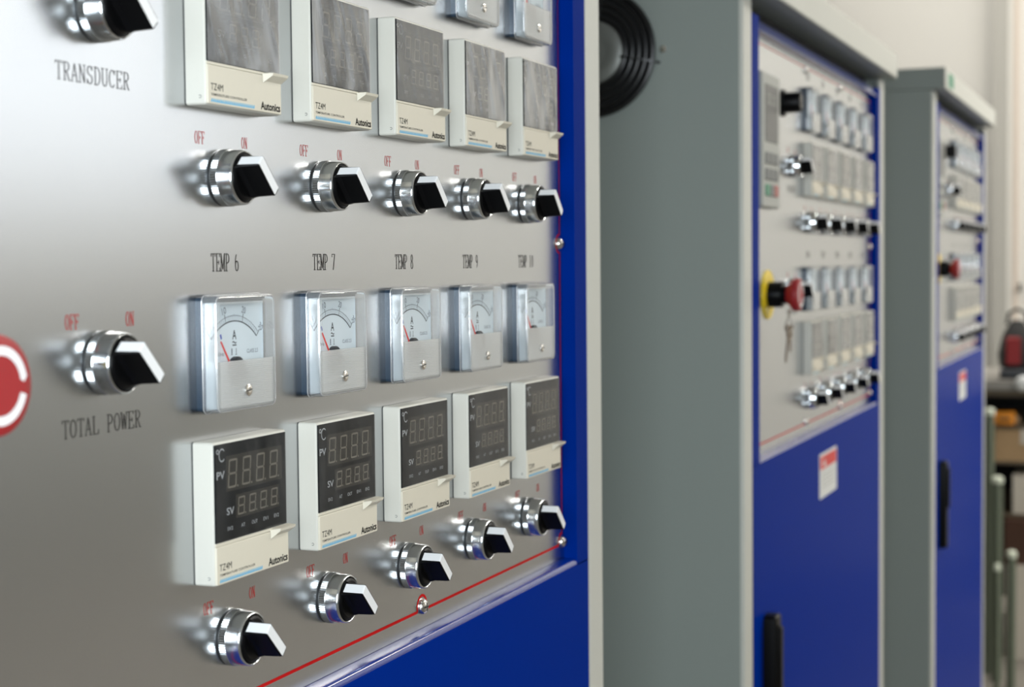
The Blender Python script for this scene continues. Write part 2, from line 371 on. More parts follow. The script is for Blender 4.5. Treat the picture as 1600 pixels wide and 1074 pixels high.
for i in range(0, len(edges), 2): b.box(edges[i], edges[i + 1], YF - 100, YF, 250, 2050, M['wall'])
struct(b.build('wall_front'))
for i, wx in enumerate(WIN_X):
    b = MB(); c = wx * 1000
    for x0, x1 in ((-800, -750), (-20, 20), (750, 800)): b.box(c + x0, c + x1, YF - 80, YF - 30, 250, 2050, M['sash'])
    for z0, z1 in ((250, 300), (1380, 1420), (2000, 2050)): b.box(c - 750, c + 750, YF - 78, YF - 32, z0, z1, M['sash'])
    struct(b.build('window_%d' % (i + 1)))
for i, (y0, y1, m, t) in enumerate(((228, 294, 'wallt', 60), (205, 228, 'wall', 40), (180, 205, 'jamb', 45), (-500, 180, 'wall', 20))):
    b = MB(); b.box(XR - t, XR, y0, y1, FLOOR, ZT, M[m], bev=0); struct(b.build('trim_%d' % (i + 1)))
for i, (tx, ty) in enumerate(TUBES):
    t = thing('ceiling_lamp', 'long fluorescent lamp under the ceiling, ' + ('in front of the middle cabinet', 'in front of the farthest cabinet', 'added over the workbench to brighten the far wall', 'nearest the far window')[i], 'lamp', (tx * 1000, ty * 1000, ZT), 'fluorescent ceiling lamps')
    b = MB(); b.box(-690, 690, -75, 75, -60, 0, M['lampbody']); b.build('lamp_body', t)
    b = MB(); b.tube([(-640, 0, -90), (640, 0, -90)], 15, M['tube'], 12); b.build('lamp_tube', t)

# ------------------------------------------------------------------ control cabinets
PITCH_X = 105.73; XC = -2.6                  # column spacing and column centre
PL, PR, PB, PT = -335, 499.5, -239, 257      # instrument panel edges
CL, CR, DL, DR = -410, 565, -368, 527        # cabinet sides, door sides
YD = -11.0                                   # door front
SCREWS = [(229.1, -224.8), (493.8, -225.5), (493.2, 13.8)]
def cabinet(S, dy, dz, label, index):
    t = thing('control_cabinet', label, 'control cabinet', (S, dy, FLOOR), 'grey and blue control cabinets')
    L = (0, 0, dz - FLOOR); lo = FLOOR - dz
    # carcass: side sheets, back, front posts
    b = MB()
    b.box(CL, CL + 3, -6, 620, lo, 292, M['gray']); b.box(CR - 3, CR, -6, 620, lo, 292, M['gray'])
    b.box(CL + 3, CR - 3, 616, 620, lo, 292, M['gray']); b.box(CL + 3, CR - 3, 20, 616, lo, lo + 4, M['gray'])
    b.build('cabinet_shell', t, L)
    for x0, x1 in ((CL, DL - 1.5), (DR + 1.5, CR)):
        b = MB(); b.rprism(x0, x1, lo, 290, -6, YD, 2, 2.5, M['post'], back=True); b.build('frame_post', t, L)
    b = MB(); b.box(DL, DR, 14, 17, lo, 292, M['gap']); b.build('door_gap_shade', t, L)  # black sheet painting the shade in the gaps round the door
    # roof with a projecting fascia
    b = MB(); b.box(CL, CR, YD - 20, 625, 293, 333, M['gray'], bev=0)
    b.rprism(CL, CR, 293, 333, YD - 19, YD - 22, 3, 2.5, M['post'])
    rf = b.build('cabinet_roof', t, L)
    if index == 3:
        b = MB(); b.poly([(CL + 42, 300), (CL + 118, 300), (CL + 118, 327), (CL + 42, 327)], YD - 22.3, M['green']); b.build('roof_sticker', rf, label='small green sticker on the roof edge')
    # blue door with a cut-out
    b = MB(); z1 = 273
    def plate(x0, x1, z0, z1): b.box(x0, x1, YD, 6, z0, z1, M['blue'])
    plate(DL, PL, PB - 6, z1); plate(PR, DR, PB - 6, z1)
    # lower sheet with a rounded upper flange, and the top rail with a rounded upper edge
    b.box(DL, DR, YD + 1.5, 6, lo + 60, PB - 6, M['blue'])
    b.loft([[(x, YD, lo + 60), (x, YD, PB - 5)] for x in (DL, DR)], M['blue'], True, cap1=False, closed=False)
    b.loft([[(x, YD, PB - 5), (x, YD + .5, PB - 2.6), (x, YD + 1.6, PB - 1.2), (x, YD + 3, PB - .6), (x, 1, PB - .2)] for x in (DL, DR)], M['blue_edge'], True, cap1=False, closed=False)
    b.loft([[(x, 1, PT + .3), (x, YD + 1, PT + .3), (x, YD, PT + 1), (x, YD + .4, PT + 3), (x, YD + 2.6, PT + 7), (x, YD + 6, z1 - 1), (x, 6, z1)] for x in (DL, DR)], M['blue_edge'], True, cap1=False, closed=False)
    d = b.build('cabinet_door', t, L)
    if index > 1:
        b = MB(); b.rprism(PL + 15, PL + 45, -600, -427, YD, YD - 16, 6, 4, M['black']); b.rprism(PL + 22, PL + 38, -520, -440, YD - 15, YD - 20, 5, 3, M['black']); b.build('door_handle', d)
        b = MB(); b.rprism(18, 142, -336, -274, YD, YD - .6, 3, .3, M['sticker_w'])
        b.poly([(22, -296), (138, -296), (138, -278), (22, -278)], YD - .7, M['sticker_r']); b.poly([(40, -293), (62, -293), (51, -281)], YD - .8, M['sticker_w'])
        for zz in (-304, -310, -316, -322): b.poly([(30, zz), (128, zz), (128, zz + 1.5), (30, zz + 1.5)], YD - .7, M['keypad'])
        b.build('warning_sticker', d, label='white warning sticker with a red header')
    # brushed steel instrument panel with its printing
    b = MB(); b.box(PL, PR, 0, 2.5, PB, PT, M['steel'])
    y = -0.12
    red = [(493.8, 40)]; zr = -227.3
    # red border line with a bump round every screw
    def bump(cx, cz, a0, a1, n=14): return [(cx + 7.2 * math.cos(a0 + (a1 - a0) * k / n), cz + 7.2 * math.sin(a0 + (a1 - a0) * k / n)) for k in range(n + 1)]
    xr = 493.6
    line = [(PL + 9, zr), (-40, zr)] + [(221.9, zr)] + bump(229.1, -224.8, PI * 1.1, -PI * .1) + [(236.3, zr), (486.6, zr)] + bump(493.8, -225.5, PI * 1.05, PI * .45)
    b.ribbon(line, 1.9, y, M['red_ink'])
    line = [(494.2, -218), (494.2, 6.8)] + bump(493.2, 13.8, -PI * .45, -PI * 1.55) + [(494.2, 21), (494.2, PT - 8), (PL + 8, PT - 8), (PL + 8, zr)]
    b.ribbon(line, 1.5, y, M['red_ink'])
    for zg, n0 in ((0, 6), (238.4, 1)):
        for i in range(5):
            x = i * PITCH_X
            b.serif('TEMP %d' % (n0 + i), x - 2.3, zg - 4.6, 4.5, 9.2, y, M['black_ink'])
    for zo in (62.3, -174.9):
        for i in range(5):
            x = i * PITCH_X
            b.serif('OFF', x - 24, zo - 3.1, 3.15, 6.3, y, M['red_ink']); b.serif('ON', x + 18.4, zo - 3, 3.05, 6.0, y, M['red_ink'])
    for zo in (-26.1, 132.9): b.serif('OFF', -129.2, zo - 3.4, 3.4, 6.8, y, M['red_ink']); b.serif('ON', -86, zo - 3.4, 3.4, 6.8, y, M['red_ink'])
    b.serif('TOTAL POWER', -108.3, -77.4, 5.4, 8.2, y, M['black_ink']); b.serif('TRANSDUCER', -109.6, 80.0, 5.5, 8.2, y, M['black_ink'])
    p = b.build('instrument_panel', t, L)
    for sx, sz in SCREWS + ([(-20, -224.8), (229, PT - 11), (-20, PT - 11)] if index > 1 else []):
        b = MB(); b.lathe(sx, sz, [(5.2, 0), (5.2, -.6), (4.9, -1.8), (3.9, -3.0), (2.2, -3.7), (.9, -3.9)], M['screw'], 24)
        b.poly([(sx - 3, sz - .5), (sx + 3, sz - .5), (sx + 3, sz + .5), (sx - 3, sz + .5)], -3.95, M['darkrubber']); b.poly([(sx - .5, sz - 3), (sx + .5, sz - 3), (sx + .5, sz + 3), (sx - .5, sz + 3)], -3.97, M['darkrubber'])
        b.build('panel_screw', p)
    if index == 2:                           # round fan guard on the side sheet
        fy, fz, R = 163, 232, 74
        b = MB()
        def ringx(r, rr, x): b.tube([(x, fy + r * math.cos(2 * PI * k / 64), fz + r * math.sin(2 * PI * k / 64)) for k in range(64)], rr, M['fanblack'], 8, closed=True)
        for k, r in enumerate((40, 48, 56, 64, 71)): ringx(r, 2.0 if k < 4 else 3.4, CL - 8 + (3 if k == 4 else 0))
        for a in (PI * .06, PI * .56, PI * 1.06, PI * 1.56):
            b.tube([(CL - 9, fy + 34 * math.cos(a), fz + 34 * math.sin(a)), (CL - 9, fy + 70 * math.cos(a), fz + 70 * math.sin(a)), (CL - 2, fy + 80 * math.cos(a), fz + 80 * math.sin(a))], 1.6, M['fanblack'], 6)
        n = 64
        b.loft([[(CL - 1, fy + 73 * math.cos(2 * PI * k / n), fz + 73 * math.sin(2 * PI * k / n)) for k in range(n)], [(CL - 1.2, fy + .1 * math.cos(2 * PI * k / n), fz + .1 * math.sin(2 * PI * k / n)) for k in range(n)]], M['gap'], False, cap1=False)
        g = b.build('fan_guard', t, L)
        b = MB()
        b.loft([[(CL - x, fy + r * math.cos(2 * PI * k / n), fz + r * math.sin(2 * PI * k / n)) for k in range(n)] for r, x in ((36, 2), (36, 7), (34, 8.5), (18, 8.8), (17, 8.4))], M['fanhub'], True, cap1=True)
        b.build('fan_hub', g, label='grey hub disc of the fan')
        for a in (PI * 1.0, PI * .5, PI * 1.5):
            cy, cz = fy + 82 * math.cos(a), fz + 82 * math.sin(a)
            b = MB(); b.loft([[(CL - x, cy + r * math.cos(2 * PI * k / 16), cz + r * math.sin(2 * PI * k / 16)) for k in range(16)] for r, x in ((4, 0), (4, 2), (2.5, 3.5))], M['screw'], True, cap1=True); b.build('guard_bolt', g)
    return t
CABS = [(0, 0, 0), (1465, -1.5, 7.3), (2850, -30, 30)]
cabinet(*CABS[0], 'large grey and blue control cabinet filling the left foreground', 1)
cabinet(*CABS[1], 'middle grey and blue control cabinet with a black round fan guard on its side', 2)
cabinet(*CABS[2], 'farthest grey and blue control cabinet with a small green sticker on its roof edge', 3)

# ------------------------------------------------------------------ temperature controller (origin: bottom centre on the panel)
def seg_digits(b, x0, z0, pitch, wd, h, y, ms, sl=0.10):
    t = wd * 0.13
    for k in range(4):
        x = x0 + k * pitch; g = 0.35
        def P(u, v): return (x + u * wd + sl * v * h, z0 + v * h)
        tw = t / wd; th = t / h
        for (u0, u1, v0, v1) in ((tw, 1 - tw, 1 - th, 1), (tw, 1 - tw, .5 - th / 2, .5 + th / 2), (tw, 1 - tw, 0, th), (0, tw, .52, .98), (1 - tw, 1, .52, .98), (0, tw, .02, .48), (1 - tw, 1, .02, .48)):
            b.poly([P(u0, v0), P(u1, v0), P(u1, v1), P(u0, v1)], y, ms)
        b.poly([P(1.1, 0), P(1.24, 0), P(1.24, th), P(1.1, th)], y, ms)
def make_controller(film):
    t = thing('temperature_controller', '-', 'temperature controller', (0, 0, 0))
    D = -12.0
    b = MB()
    b.rprism(-35.7, 35.7, .3, 71.7, 0.4, -.6, 1.2, 0, M['softgap'], cap=True)
    b.rprism(-36, 36, 0, 72, -.3, D, 1.6, 1.3, M['housing'], back=True, backbev=.3)
    # round moulding mark low on the left side
    for k in range(10):
        a0, a1 = .6 + k * .5, .6 + (k + 1) * .5
        q = lambda r, a: (-36.05, -8.6 + r * math.cos(a), 4 + r * math.sin(a))
        b.face([q(.5, a0), q(.85, a0), q(.85, a1), q(.5, a1)], M['keys'])
    h = b.build('housing', t)
    b = MB(); ys = D - .25                   # glossy window with its printing
    b.rprism(-35.2, 35.0, 21.4, 70.6, D + .4, ys, .5, .15, M['screen'])
    y = ys - .06; s0 = -35.2; top = 70.6
    ms, mw = (M['seg'], M['segwin']) if film == 'thinfilm' else (M['palerseg'], M['palerwin'])
    b.poly([(s0 + 10.8, top - 24.5), (s0 + 66, top - 24.5), (s0 + 66, top - 6.5), (s0 + 10.8, top - 6.5)], y, mw)
    b.poly([(s0 + 19.4, top - 39), (s0 + 62.5, top - 39), (s0 + 62.5, top - 27), (s0 + 19.4, top - 27)], y, mw)
    y -= .06
    seg_digits(b, s0 + 12, top - 23.0, 13.5, 8.0, 14.6, y, ms); seg_digits(b, s0 + 21, top - 37.6, 10.9, 6.4, 9.2, y, ms)
    b.arc(s0 + 3.0, top - 3.6, .75, 1.25, 0, 2 * PI, y, M['scr_ink'], 16)
    b.arc(s0 + 7.0, top - 5.6, 2.75, 3.4, PI * .23, PI * 1.77, y, M['scr_ink'], 24, ex=.86)
    b.text('PV', s0 + 1.9, s0 + 9.2, top - 17.4, top - 13.6, y, M['scr_ink'], bold=.01)
    b.text('SV', s0 + 10.6, s0 + 17.6, top - 36.2, top - 32.6, y, M['scr_ink'], bold=.01)
    for tx, a, c in (('SV2', 11, 16.2), ('AT', 24.2, 27.8), ('OUT', 34.4, 40), ('EV1', 46, 50.8), ('EV2', 57, 61.8)):
        b.text(tx, s0 + a, s0 + c, top - 44.2, top - 42.3, y, M['scr_ink'])
    b.build('display_window', t)
    b = MB(); yf = D - .9                    # hinged lower cover with a thumb tab
    b.rprism(-35.4, 35.4, .6, 19.6, D + .5, yf, .6, .35, M['cover'])
    b.rprism(-35.4, 35.2, 19.9, 21.2, D + .5, yf + .2, .3, .2, M['cover'])
    x0, x1 = 20.0, 35.8
    b.loft([[(x0 - 3.0, yf + .2, 20.4), (x0 - 3.0, yf + .2, 15.6), (x0 - 3.0, yf, 15.8), (x0 - 3, yf, 20.4)], [(x0, yf + .2, 21.3), (x0, yf + .2, 16.6), (x0, yf - 4.0, 19.6), (x0, yf - 4.4, 21.0)], [(x1, yf + .2, 21.3), (x1, yf + .2, 16.6), (x1, yf - 4.0, 19.6), (x1, yf - 4.4, 21.0)]], M['cover'], False, cap0=True, cap1=True)
    y = yf - .08
    b.text('TZ4M', -33, -21.8, 7.4, 10.8, y, M['black_ink'])
    b.text('TEMPERATURE CONTROLLER', -33, .8, 4.7, 5.9, y, M['black_ink'], bold=.004)
    for k in range(24):
        x = -33 + k * 1.72; zz = 1.5
        b.poly([(x, zz), (x + .95, zz), (x + 1.5, zz + 1.75), (x + .55, zz + 1.75)], y, M['cyan'])
    b.poly([(-33, 1.9), (8, 1.9), (8, 2.25), (-33, 2.25)], y + .02, M['cyan'])
    b.text('Autonics', 14.2, 34, 2.0, 6.0, y, M['black_ink'], bold=.03)
    b.build('lower_cover', t)
    b = MB(); n, m_ = 56, 40                 # transparent film still stuck on the window
    amp = {'film': .7, 'midfilm': .3}.get(film, .1)
    rnd = random.Random(5); ph = [(rnd.uniform(.08, .24), rnd.uniform(.15, .6), rnd.uniform(0, 6), rnd.uniform(.4, 1)) for _ in range(4)]
    def hh(x, z):                            # sharp folds running steeply down to the right
        v = sum(g * (1 - abs(math.sin(a * (x * math.cos(th) + z * math.sin(th)) + p))) ** 3 for a, th, p, g in ph) / 1.6
        return v * amp * max(0, min(1, (35 - abs(x)) / 3 + .1, (z - 21.4) / 3 + .1, (70.6 - z) / 3 + .1))
    rows = [[(-34.9 + 69.6 * i / n, ys - .35 - hh(-34.9 + 69.6 * i / n, 21.6 + 48.8 * j / m_), 21.6 + 48.8 * j / m_) for i in range(n + 1)] for j in range(m_ + 1)]
    b.loft(rows, M[film], True, cap1=False, closed=False)
    b.build('protective_film', t)
    return t

# ------------------------------------------------------------------ panel ammeter (origin: bottom centre on the panel)
def make_meter():
    t = thing('ammeter', '-', 'ammeter', (0, 0, 0))
    Wd, H, D = 29.5, 60, -12.4
    b = MB(); b.rprism(-Wd + 1.2, Wd - 1.2, 1.2, H - 1.2, .3, -5.2, 2.4, 0, M['mbase'])
    b.build('rear_housing', t)
    b = MB(); yd = -5.4
    b.rprism(-Wd + 1.8, Wd - 1.8, 2, H - 4.2, -5.0, yd, .4, 0, M['dial'])
    y = yd - .08; px, pz = -1.0, 14.2         # pivot of the scale
    A0, A1 = PI * .739, PI * .261
    R = 31.8
    def pt(r, a): return (px + r * math.cos(a), pz + r * math.sin(a))
    b.arc(px, pz, R - .28, R + .28, A0, A1, y, M['dial_ink'], 40); b.arc(px, pz, R + 2.7, R + 2.95, A0, A1, y, M['dial_gray'], 40)
    for k in range(31):
        a = A0 + (A1 - A0) * k / 30; L = 2.8 if k % 10 else 4.6
        if k % 10 == 5: L = 3.6
        b.ribbon([pt(R, a), pt(R + L, a)], .42 if k % 10 == 0 else .2, y, M['dial_ink'] if k % 10 == 0 else M['dial_gray'])
    for k, tx in ((0, '0'), (10, '10'), (20, '20'), (30, '30')):
        a = A0 + (A1 - A0) * k / 30; c = pt(R + 6.6, a); hw = 1.9 if k else 1.0
        b.text(tx, c[0] - hw, c[0] + hw, c[1] - 1.7, c[1] + 1.7, y, M['dial_gray'], rot=a - PI / 2)
    b.text('A', px - 1.9, px + 1.9, 36.6, 41.4, y, M['dial_ink'], bold=.01)
    b.ribbon([(px - 1.9 + 3.8 * k / 10, 35.0 + .4 * math.sin(2 * PI * k / 10)) for k in range(11)], .55, y, M['dial_ink']); b.ribbon([(px - 1.9, 33.6), (px + 1.9, 33.6)], .6, y, M['dial_ink'])
    c = pt(R - 4.5, PI * .655); b.ribbon([(c[0] - .4, c[1] + 1.2), (c[0] + .4, c[1] - 1.2)], 1.2, y, M['dial_blue'])
    for k, xx in enumerate((-2.6, 1.6)): b.ribbon([(px + xx, 29.2), (px + xx, 32)], .9 - .4 * k, y, M['dial_gray']); b.ribbon([(px + xx - .8, 28.8), (px + xx + .8, 28.8)], .4, y, M['dial_gray'])
    b.text('CLASS 2.5', px + 12, px + 23, 29.0, 31.0, y, M['dial_gray']); b.text('50Hz', px - 17, px - 10, 28.6, 30.4, y, M['dial_gray'])
    b.ribbon([(-25, 46), (-22, 40), (-20, 45)], .4, y, M['dial_gray'])
    b.build('dial_card', t)
    b = MB()
    a = PI * .70
    b.tube([(px + 3 * math.cos(a), yd - 2.0, pz + 3 * math.sin(a)), (px + 27.0 * math.cos(a), yd - 2.0, pz + 27.0 * math.sin(a))], [.55, .4], M['needle'], 6)
    b.build('needle', t)
    b = MB(); b.lathe(px, 20.8, [(7.0, yd), (7.0, yd - 2.2), (6.2, yd - 3.0)], M['hub'], 32); b.build('pivot_cover', t)
    # clear cover: flange, side walls (a little milky), rounded shoulders, a milky rim and the clear front
    b = MB(); b.rprism(-Wd, Wd, 0, H, 0, -4.4, 3.6, .4, M['clear'], cap=False, backbev=.2)
    b.rprism(-Wd + .5, Wd - .5, .5, H - .5, -4.4, D, 4.6, 1.6, M['milky'], cap=False)
    def rr(x0, x1, z0, z1, r, y, seg=6):
        o = []
        for cx, cz, a0 in ((x1 - r, z1 - r, 0), (x0 + r, z1 - r, PI / 2), (x0 + r, z0 + r, PI), (x1 - r, z0 + r, 1.5 * PI)):
            for k in range(seg + 1): o.append((cx + r * math.cos(a0 + PI / 2 * k / seg), y, cz + r * math.sin(a0 + PI / 2 * k / seg)))
        return o
    o_ = rr(-Wd + 2.1, Wd - 2.1, 2.1, H - 2.1, 3.0, D); i_ = rr(-Wd + 3.6, Wd - 3.6, 3.0, H - 5.0, 1.5, D)
    b.loft([o_, i_], M['milky'], False, cap1=True, mcap=M['clear'])
    for rr_, yy, rad in ((rr(-Wd + 1.2, Wd - 1.2, 1.2, H - 1.2, 3.8, D + .45), 0, .32), (rr(-Wd + .3, Wd - .3, .3, H - .3, 3.5, -4.3), 0, .3)):
        b.tube(rr_, rad, M['rim'], 6, closed=True)
    b.build('clear_cover', t)
    b = MB(); zt = 26.2; yl = D + .35; rc = 4.0; ribs = 24   # ribbed lower cover, just behind the front skin
    def hw(z): q = max(0.0, rc - (z - 1.0)); return Wd - 1.0 - (rc - math.sqrt(max(0, rc * rc - q * q)))
    zs = [1.0 + (zt - 1.0) * k / ribs for k in range(ribs + 1)]; prof = []
    for k in range(ribs): prof += [(yl, zs[k]), (yl, zs[k] + .55), (yl + .3, zs[k] + .6), (yl + .3, zs[k + 1] - .02)]
    prof += [(yl, zt), (yl + 1.4, zt)]
    b.loft([[(f * hw(zz), yy, zz) for yy, zz in prof] for f in (-1, -.9, .9, 1)], M['frost'], False, cap1=False, closed=False)
    b.build('ribbed_cover', t)
    b = MB(); b.lathe(.6, 10.5, [(3.0, D + .3), (3.0, D - .4), (2.2, D - .9), (.8, D - .7)], M['screw'], 20)
    b.poly([(-1.8, 10.0), (3.0, 10.6), (3.0, 11.2), (-1.8, 10.6)], D - .95, M['softgap']); b.build('adjusting_screw', t)
    return t

# ------------------------------------------------------------------ rotary selector switch (origin: centre on the panel)
def make_switch():
    t = thing('selector_switch', '-', 'rotary switch', (0, 0, 0))
    b = MB()
    b.lathe(0, 0, [(14.2, .3), (14.2, -.7)], M['darkrubber'], 64, cap1=False)
    b.lathe(0, 0, [(14.0, -.7), (14.5, -.9), (14.6, -1.3)], M['chrome'], 64, cap1=False)
    n = 144
    b.lathe(0, 0, [(14.6, -1.3), (14.6, -4.9)], M['chrome'], n, cap1=False, smooth=False, mod=lambda j: -.28 if j % 2 else .05)
    b.lathe(0, 0, [(14.6, -4.9), (14.45, -5.1), (14.35, -5.5), (14.0, -12.0), (13.6, -12.9), (13.1, -13.2), (12.7, -12.9), (12.6, -11.2)], M['chrome'], 64, cap1=False)
    b.build('chrome_bezel', t)
    b = MB()
    b.lathe(0, 0, [(12.5, -10.8), (12.5, -12.3), (11.8, -13.6), (10.4, -14.2)], M['black'], 56)
    # diagonal finger grip: u along the grip (towards lower right), v across it
    c = math.sqrt(.5)
    def uv(u, v, y): return (u * c + v * c, y, -u * c + v * c)
    def ring(u0, u1, v, y, ch=1.6): return [uv(u0 + .5, -v, y), uv(u1 - ch, -v, y), uv(u1, -v + ch * .8, y), uv(u1, v - ch * .8, y), uv(u1 - ch, v, y), uv(u0 + .5, v, y), uv(u0, v - .5, y), uv(u0, -v + .5, y)]
    b.loft([ring(-11.2, 11.4, 5.2, -12.6), ring(-11.2, 11.2, 3.9, -17), ring(-11.2, 11.0, 3.5, -26.4), ring(-10.9, 10.7, 3.1, -27.0)], M['black'], False, cap1=True)
    k = b.build('grip_knob', t)
    b = MB()                                 # white indicator wrapped over the grip's end and face
    f = -27.06
    b.face([uv(-10.9, -2.75, f), uv(9.6, -2.75, f), uv(10.1, -2.3, f), uv(10.1, 2.3, f), uv(9.6, 2.75, f), uv(-10.9, 2.75, f)], M['white'])
    b.face([uv(-11.27, -2.85, -14.6), uv(-11.27, 2.85, -14.6), uv(-11.27, 2.85, -26.3), uv(-11.27, -2.85, -26.3)], M['white'])
    b.face([uv(-11.27, -2.85, -26.3), uv(-11.27, 2.85, -26.3), uv(-10.9, 2.75, f), uv(-10.9, -2.75, f)], M['white'])
    b.build('white_indicator', k)
    return t

ctl_film = make_controller('film'); ctl_clear = make_controller('thinfilm'); ctl_mid = make_controller('midfilm')
met = make_meter(); swi = make_switch()
used = set()
def place(src, cab, x, z, label, group):
    S, dy, dz = CABS[cab]; loc = (S + x, dy, dz + z)
    if src.name not in used:
        used.add(src.name); src.location = [c * K for c in loc]; src['label'] = label; src['group'] = group
        return src
    return copy_thing(src, loc, label, group)
CABN = ('nearest cabinet', 'middle cabinet', 'farthest cabinet')
ORD = ('leftmost', 'second from left', 'middle', 'second from right', 'rightmost')
ZC = (77.2, -161.2); ZM = (163.4, -76.0); ZS = (43.1, -194.2)
for c in range(3):
    for r in (1, 0):
        for i in range(5):
            x = i * PITCH_X; row = ('upper', 'lower')[r]; n = (1, 6)[r] + i
            if c == 0:
                lab = ('%s film-covered temperature controller in the upper row of the nearest cabinet' % ORD[i]) if r == 0 else \
                    'dark-screened temperature controller below the ammeter under TEMP %d on the nearest cabinet' % n
            else: lab = '%s temperature controller in the %s row of the %s' % (ORD[i], row, CABN[c])
            place(ctl_clear if (r == 1 and c == 0) else ctl_mid if (r == 0 and i == 2) else ctl_film, c, x - .2, ZC[r], lab, 'temperature controllers on the ' + CABN[c])
            if not (c == 0 and r == 0 and i < 2):
                if c == 0: lab = ('square clear ammeter right under the TEMP %d marking on the nearest cabinet' % n) if r else \
                    'cut-off clear ammeter at the photo\'s top edge, %s of three on the nearest cabinet' % ('leftmost', 'middle', 'rightmost')[i - 2]
                else: lab = '%s square clear ammeter in the %s row of the %s' % (ORD[i], row, CABN[c])
                place(met, c, x + XC, ZM[r], lab, 'ammeters on the ' + CABN[c])
            if c == 0: lab = ('chrome selector switch with black grip above the TEMP %d marking on the nearest cabinet' % (n + 5)) if r == 0 else \
                ('chrome selector switch, %s in the bottom row of the nearest cabinet' % ORD[i])
            else: lab = '%s black-gripped selector switch in the %s row of the %s' % (ORD[i], row, CABN[c])
            place(swi, c, x + XC, ZS[r], lab, 'selector switches on the ' + CABN[c])
    place(swi, c, -107.6, -45.4, 'chrome selector switch above the TOTAL POWER marking on the nearest cabinet' if c == 0 else 'black-gripped selector switch behind the emergency button of the ' + CABN[c], 'selector switches on the ' + CABN[c])
    place(swi, c, -107.2, 113.6, 'chrome selector switch above the TRANSDUCER marking on the nearest cabinet' if c == 0 else 'black-gripped selector switch beside the keypad of the ' + CABN[c], 'selector switches on the ' + CABN[c])

# ------------------------------------------------------------------ emergency stop, keys, keypad, setting knob
def make_estop(label):
    t = thing('emergency_stop_button', label, 'emergency stop', (0, 0, 0))
    b = MB(); b.lathe(0, 0, [(30, 0), (30, -1.6), (29.2, -2.4), (16, -2.6)], M['yellow'], 64); b.build('yellow_collar', t, label='yellow ring plate')
    b = MB(); b.lathe(0, 0, [(15.5, -2.4), (15.5, -18), (14.5, -19.5), (11, -20), (11, -28)], M['black'], 48); b.build('black_neck', t)
    b = MB(); b.lathe(0, 0, [(11, -24), (13, -27), (18.6, -31), (20, -33.5), (20, -37.5), (19.2, -39.8), (17, -40.8), (14, -41.0)], M['red'], 64)
    y = -41.12
    for k in range(3):
        a0 = .22 + k * 2 * PI / 3; a1 = a0 + 1.6
        b.arc(0, 0, 11.6, 15.2, a0, a1, y, M['white'], 20)
        b.poly([(11.0 * math.cos(a0), 11.0 * math.sin(a0)), (15.8 * math.cos(a0), 15.8 * math.sin(a0)), (13.4 * math.cos(a0 - .16), 13.4 * math.sin(a0 - .16))], y, M['white'])
    b.build('red_mushroom_head', t)
    return t
es0 = make_estop('big red emergency stop button with white arrows at the photo\'s left edge')
es0.location = [-227 * K, 0, -46.5 * K]; es0['group'] = 'emergency stop buttons'
for c in (1, 2):
    S, dy, dz = CABS[c]
    copy_thing(es0, (S - 246, dy, dz - 49), ('red emergency stop button on a yellow ring, keys hanging from it, on the middle cabinet', 'red emergency stop button on a yellow ring on the farthest cabinet')[c - 1], 'emergency stop buttons')
S, dy, dz = CABS[1]
def make_key(lab, rot, off, ln):
    b = MB()
    cx, cz, cy = S - 243 + off, dz - 86, dy - 26
    q = lambda u, v, y: (cx + u * math.cos(rot) + v * math.sin(rot), cy + y, cz + v * math.cos(rot) - u * math.sin(rot))
    n = 24
    outer = [(9.5 * math.cos(2 * PI * k / n), -9 + 9 * math.sin(2 * PI * k / n)) for k in range(n)]
    inner = [(3 * math.cos(2 * PI * k / n), -5 + 2.4 * math.sin(2 * PI * k / n)) for k in range(n)]
    b.loft([[q(*p, -1) for p in inner], [q(*p, -1) for p in outer], [q(*p, 1) for p in outer], [q(*p, 1) for p in inner], [q(*p, -1) for p in inner]], M['key'], False, cap1=False)
    sh = [(-3, -16), (-3, -ln), (-1, -ln - 3), (1.5, -ln - 2)] + [(1.2 + 2.0 * (k % 2), -ln + 3 + k * 3.2) for k in range(5)] + [(3.2, -16)]
    b.loft([[q(*p, -.9) for p in sh], [q(*p, .9) for p in sh]], M['key'], False, cap0=True, cap1=True)
    return tag(b.build('key'), lab, 'key', 'keys on the emergency stop')
make_key('longer worn brass key hanging under the red emergency button of the middle cabinet', .42, 0, 46)
make_key('shorter worn brass key hanging crooked behind the longer key, middle cabinet', -.05, 6, 30)
b = MB(); b.tube([(S - 243 + 12 * math.cos(2 * PI * k / 24) , dy - 26 + 3 * math.sin(2 * PI * k / 12), dz - 80 + 14 * math.sin(2 * PI * k / 24)) for k in range(24)], .9, M['screw'], 6, closed=True)
tag(b.build('key_ring'), 'thin wire ring holding the keys below the red emergency button', 'key ring')

def make_keypad(label):
    t = thing('drive_keypad', label, 'keypad', (0, 0, 0))
    b = MB(); b.rprism(-47, 47, -80, 80, .2, -9, 5, 2.5, M['keypad']); b.build('keypad_body', t)
    b = MB(); b.rprism(-33, 33, -2, 66, -8.8, -9.6, 2, .3, M['lcd']); b.text('00.00', -24, 24, 42, 56, -9.7, M['keypad']); b.build('keypad_display', t)
    for r in range(3):
        for k in range(3):
            m = M['keys'] if r < 2 else M[('kg', 'keys', 'kr')[k]]
            b = MB(); b.rprism(-33 + k * 23, -13 + k * 23, -28 - r * 19, -14 - r * 19, -8.8, -10.6, 3, .8, m); b.build('keypad_button', t)
    return t
kp = make_keypad('grey keypad with a small display at the left of the middle cabinet\'s panel')
S, dy, dz = CABS[1]; kp.location = [(S - 262) * K, dy * K, (dz + 135) * K]; kp['group'] = 'drive keypads'
S, dy, dz = CABS[2]; copy_thing(kp, (S - 262, dy, dz + 135), 'grey keypad at the left of the farthest cabinet\'s panel', 'drive keypads')
